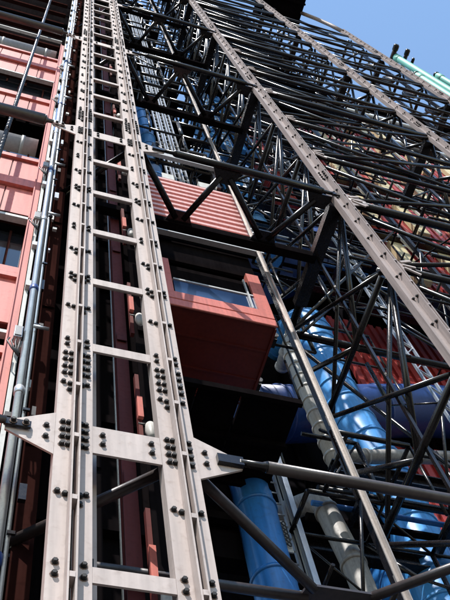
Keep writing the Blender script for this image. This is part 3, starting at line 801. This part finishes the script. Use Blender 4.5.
for i, (x0, x1, z0, z1, lb) in enumerate(rc):
    yy = 15.2 if i < 2 else 12.0
    if i < 2: x0, x1 = x0 * 1.12, x1 * 1.12
    t = thing('corrugated_box', ((x0 + x1) / 2, yy, z0), lb, 'wall panel')
    corrugated(x0, x1, yy, z0, z1, M['redwall']).build('sheet', M['redwall'], t)
    if i > 1:
        for q in range(5):
            xx = x0 + (x1 - x0) * (0.08 + 0.19 * q)
            MB().box(xx, xx + 0.7, yy - 0.3, yy - 0.02, z0 + 0.3, z1 - 0.6).build('strip', M['cream'], t)
            MB().obox((xx + 1.1, yy - 0.5, z0), (xx + 0.6, yy - 0.5, z1), 0.12, 0.12).build('stay', M['white'], t)
    MB().box(x0 - 0.2, x1 + 0.2, yy + 0.1, yy + 1.2, z0 - 0.35, z0 - 0.02).build('shelf', M['beam'], t)

# ------------------------------------------------------------------ building behind
bd = thing('museum_building', (20, 19, GZ), 'shaded steel and glass building behind the ducts and towers', 'building')
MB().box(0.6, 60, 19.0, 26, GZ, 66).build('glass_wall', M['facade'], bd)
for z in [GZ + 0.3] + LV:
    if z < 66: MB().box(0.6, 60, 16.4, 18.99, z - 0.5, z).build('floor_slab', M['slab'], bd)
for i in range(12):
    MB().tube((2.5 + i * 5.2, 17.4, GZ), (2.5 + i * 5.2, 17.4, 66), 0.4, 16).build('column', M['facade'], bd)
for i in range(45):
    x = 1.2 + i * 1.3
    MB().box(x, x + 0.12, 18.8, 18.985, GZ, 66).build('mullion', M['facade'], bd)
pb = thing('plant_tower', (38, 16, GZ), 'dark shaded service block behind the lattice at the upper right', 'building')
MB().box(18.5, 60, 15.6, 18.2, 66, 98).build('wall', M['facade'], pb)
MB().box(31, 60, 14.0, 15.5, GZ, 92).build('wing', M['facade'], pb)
for q in range(7):
    z = 60 + q * 5
    MB().tube((24 , 13.4, z), (58, 13.4, z), 0.3, 12).build('pipe', M['galv' if q % 2 else 'black'], pb)
# inner service racks: dark shelves and pipes
for i, (x0, x1, y, z) in enumerate([(7.9, 15.5, 10.4, 16.7), (7.9, 15.5, 11.4, 36.5), (7.9, 22, 11.6, 40.2), (7.9, 24, 11.6, 49.1), (7.9, 24, 11.6, 58), (15.5, 26, 11.6, 35.8)]):
    t = thing('service_rack', (x0, y, z), 'dark pipe rack on a slab edge behind the towers', 'pipe rack', 'pipe racks behind the towers')
    MB().ibeam((x0, y, z), (x1, y, z), 0.3, 0.45, 0.04).build('beam', M['beam'], t)
    MB().ibeam((x0, y + 2.2, z), (x1, y + 2.2, z), 0.3, 0.45, 0.04).build('beam', M['beam'], t)
    for q in range(4):
        MB().tube((x0, y + 0.4 + q * 0.4, z + 0.35), (x1, y + 0.4 + q * 0.4, z + 0.35), 0.07 + 0.03 * (q % 2), 8).build('pipe', M[['galv', 'beam', 'blue', 'black'][q]], t)
    for q in range(int((x1 - x0) / 2.5)):
        MB().obox((x0 + 1 + q * 2.5, y, z + 0.1), (x0 + 1 + q * 2.5, y + 2.2, z + 0.1), 0.12, 0.14).build('crossbar', M['beam'], t)

# ------------------------------------------------------------------ ground
tag(MB().box(-300, 300, -300, 300, GZ - 0.3, GZ).build('ground', M['ground']), kind='structure')
tag(MB().box(-300, 300, -16, -3, GZ, GZ + 0.008).build('road', M['asphalt']), kind='structure')
tag(MB().box(-300, 300, -3.0, -2.7, GZ, GZ + 0.22).build('kerb', M['slab']), kind='structure')

# ------------------------------------------------------------------ camera
f = 920.0
Zc = Vector((-131, 430, -f)).normalized()
a = 3760.0; bb = (f * f - 131 * a) / 430
Xc = Vector((a, -bb, -f)); Xc = (Xc - Zc * Xc.dot(Zc)).normalized()
Yc = Zc.cross(Xc)
R = Matrix((Xc, Yc, Zc))
cd = bpy.data.cameras.new('camera'); cam = bpy.data.objects.new('camera', cd); COL.objects.link(cam)
cam.matrix_world = Matrix.Translation((0, 0, EYE)) @ R.to_4x4()
cd.sensor_fit = 'VERTICAL'; cd.sensor_height = 24; cd.lens = 24 * f / 600
cd.clip_start = 0.05; cd.clip_end = 1000
sc.camera = cam

# ------------------------------------------------------------------ light
SUN = Vector((-0.33, -0.56, 1.02)).normalized()
sd = bpy.data.lights.new('sun', 'SUN'); sd.energy = 4.2; sd.angle = math.radians(0.5); sd.color = (1.0, 0.955, 0.90)
so = bpy.data.objects.new('sun', sd); COL.objects.link(so)
so.rotation_euler = SUN.to_track_quat('Z', 'Y').to_euler(); so.location = (-10, -10, 40)
w = bpy.data.worlds.new('World'); sc.world = w; w.use_nodes = True
nt = w.node_tree; bg = nt.nodes['Background']
sky = nt.nodes.new('ShaderNodeTexSky'); sky.sky_type = 'NISHITA'; sky.sun_disc = False
sky.sun_elevation = math.asin(SUN.z); sky.sun_rotation = math.atan2(SUN.x, SUN.y)
sky.air_density = 1.75; sky.dust_density = 0.0; sky.ozone_density = 3.6
nt.links.new(sky.outputs[0], bg.inputs[0]); bg.inputs[1].default_value = 0.15
sc.view_settings.view_transform = 'Standard'; sc.view_settings.look = 'None'
sc.view_settings.exposure = 0.55; sc.view_settings.gamma = 1.0
sc.view_settings.use_curve_mapping = False
for o in sc.objects:
    if '_w' in o.keys(): del o['_w']
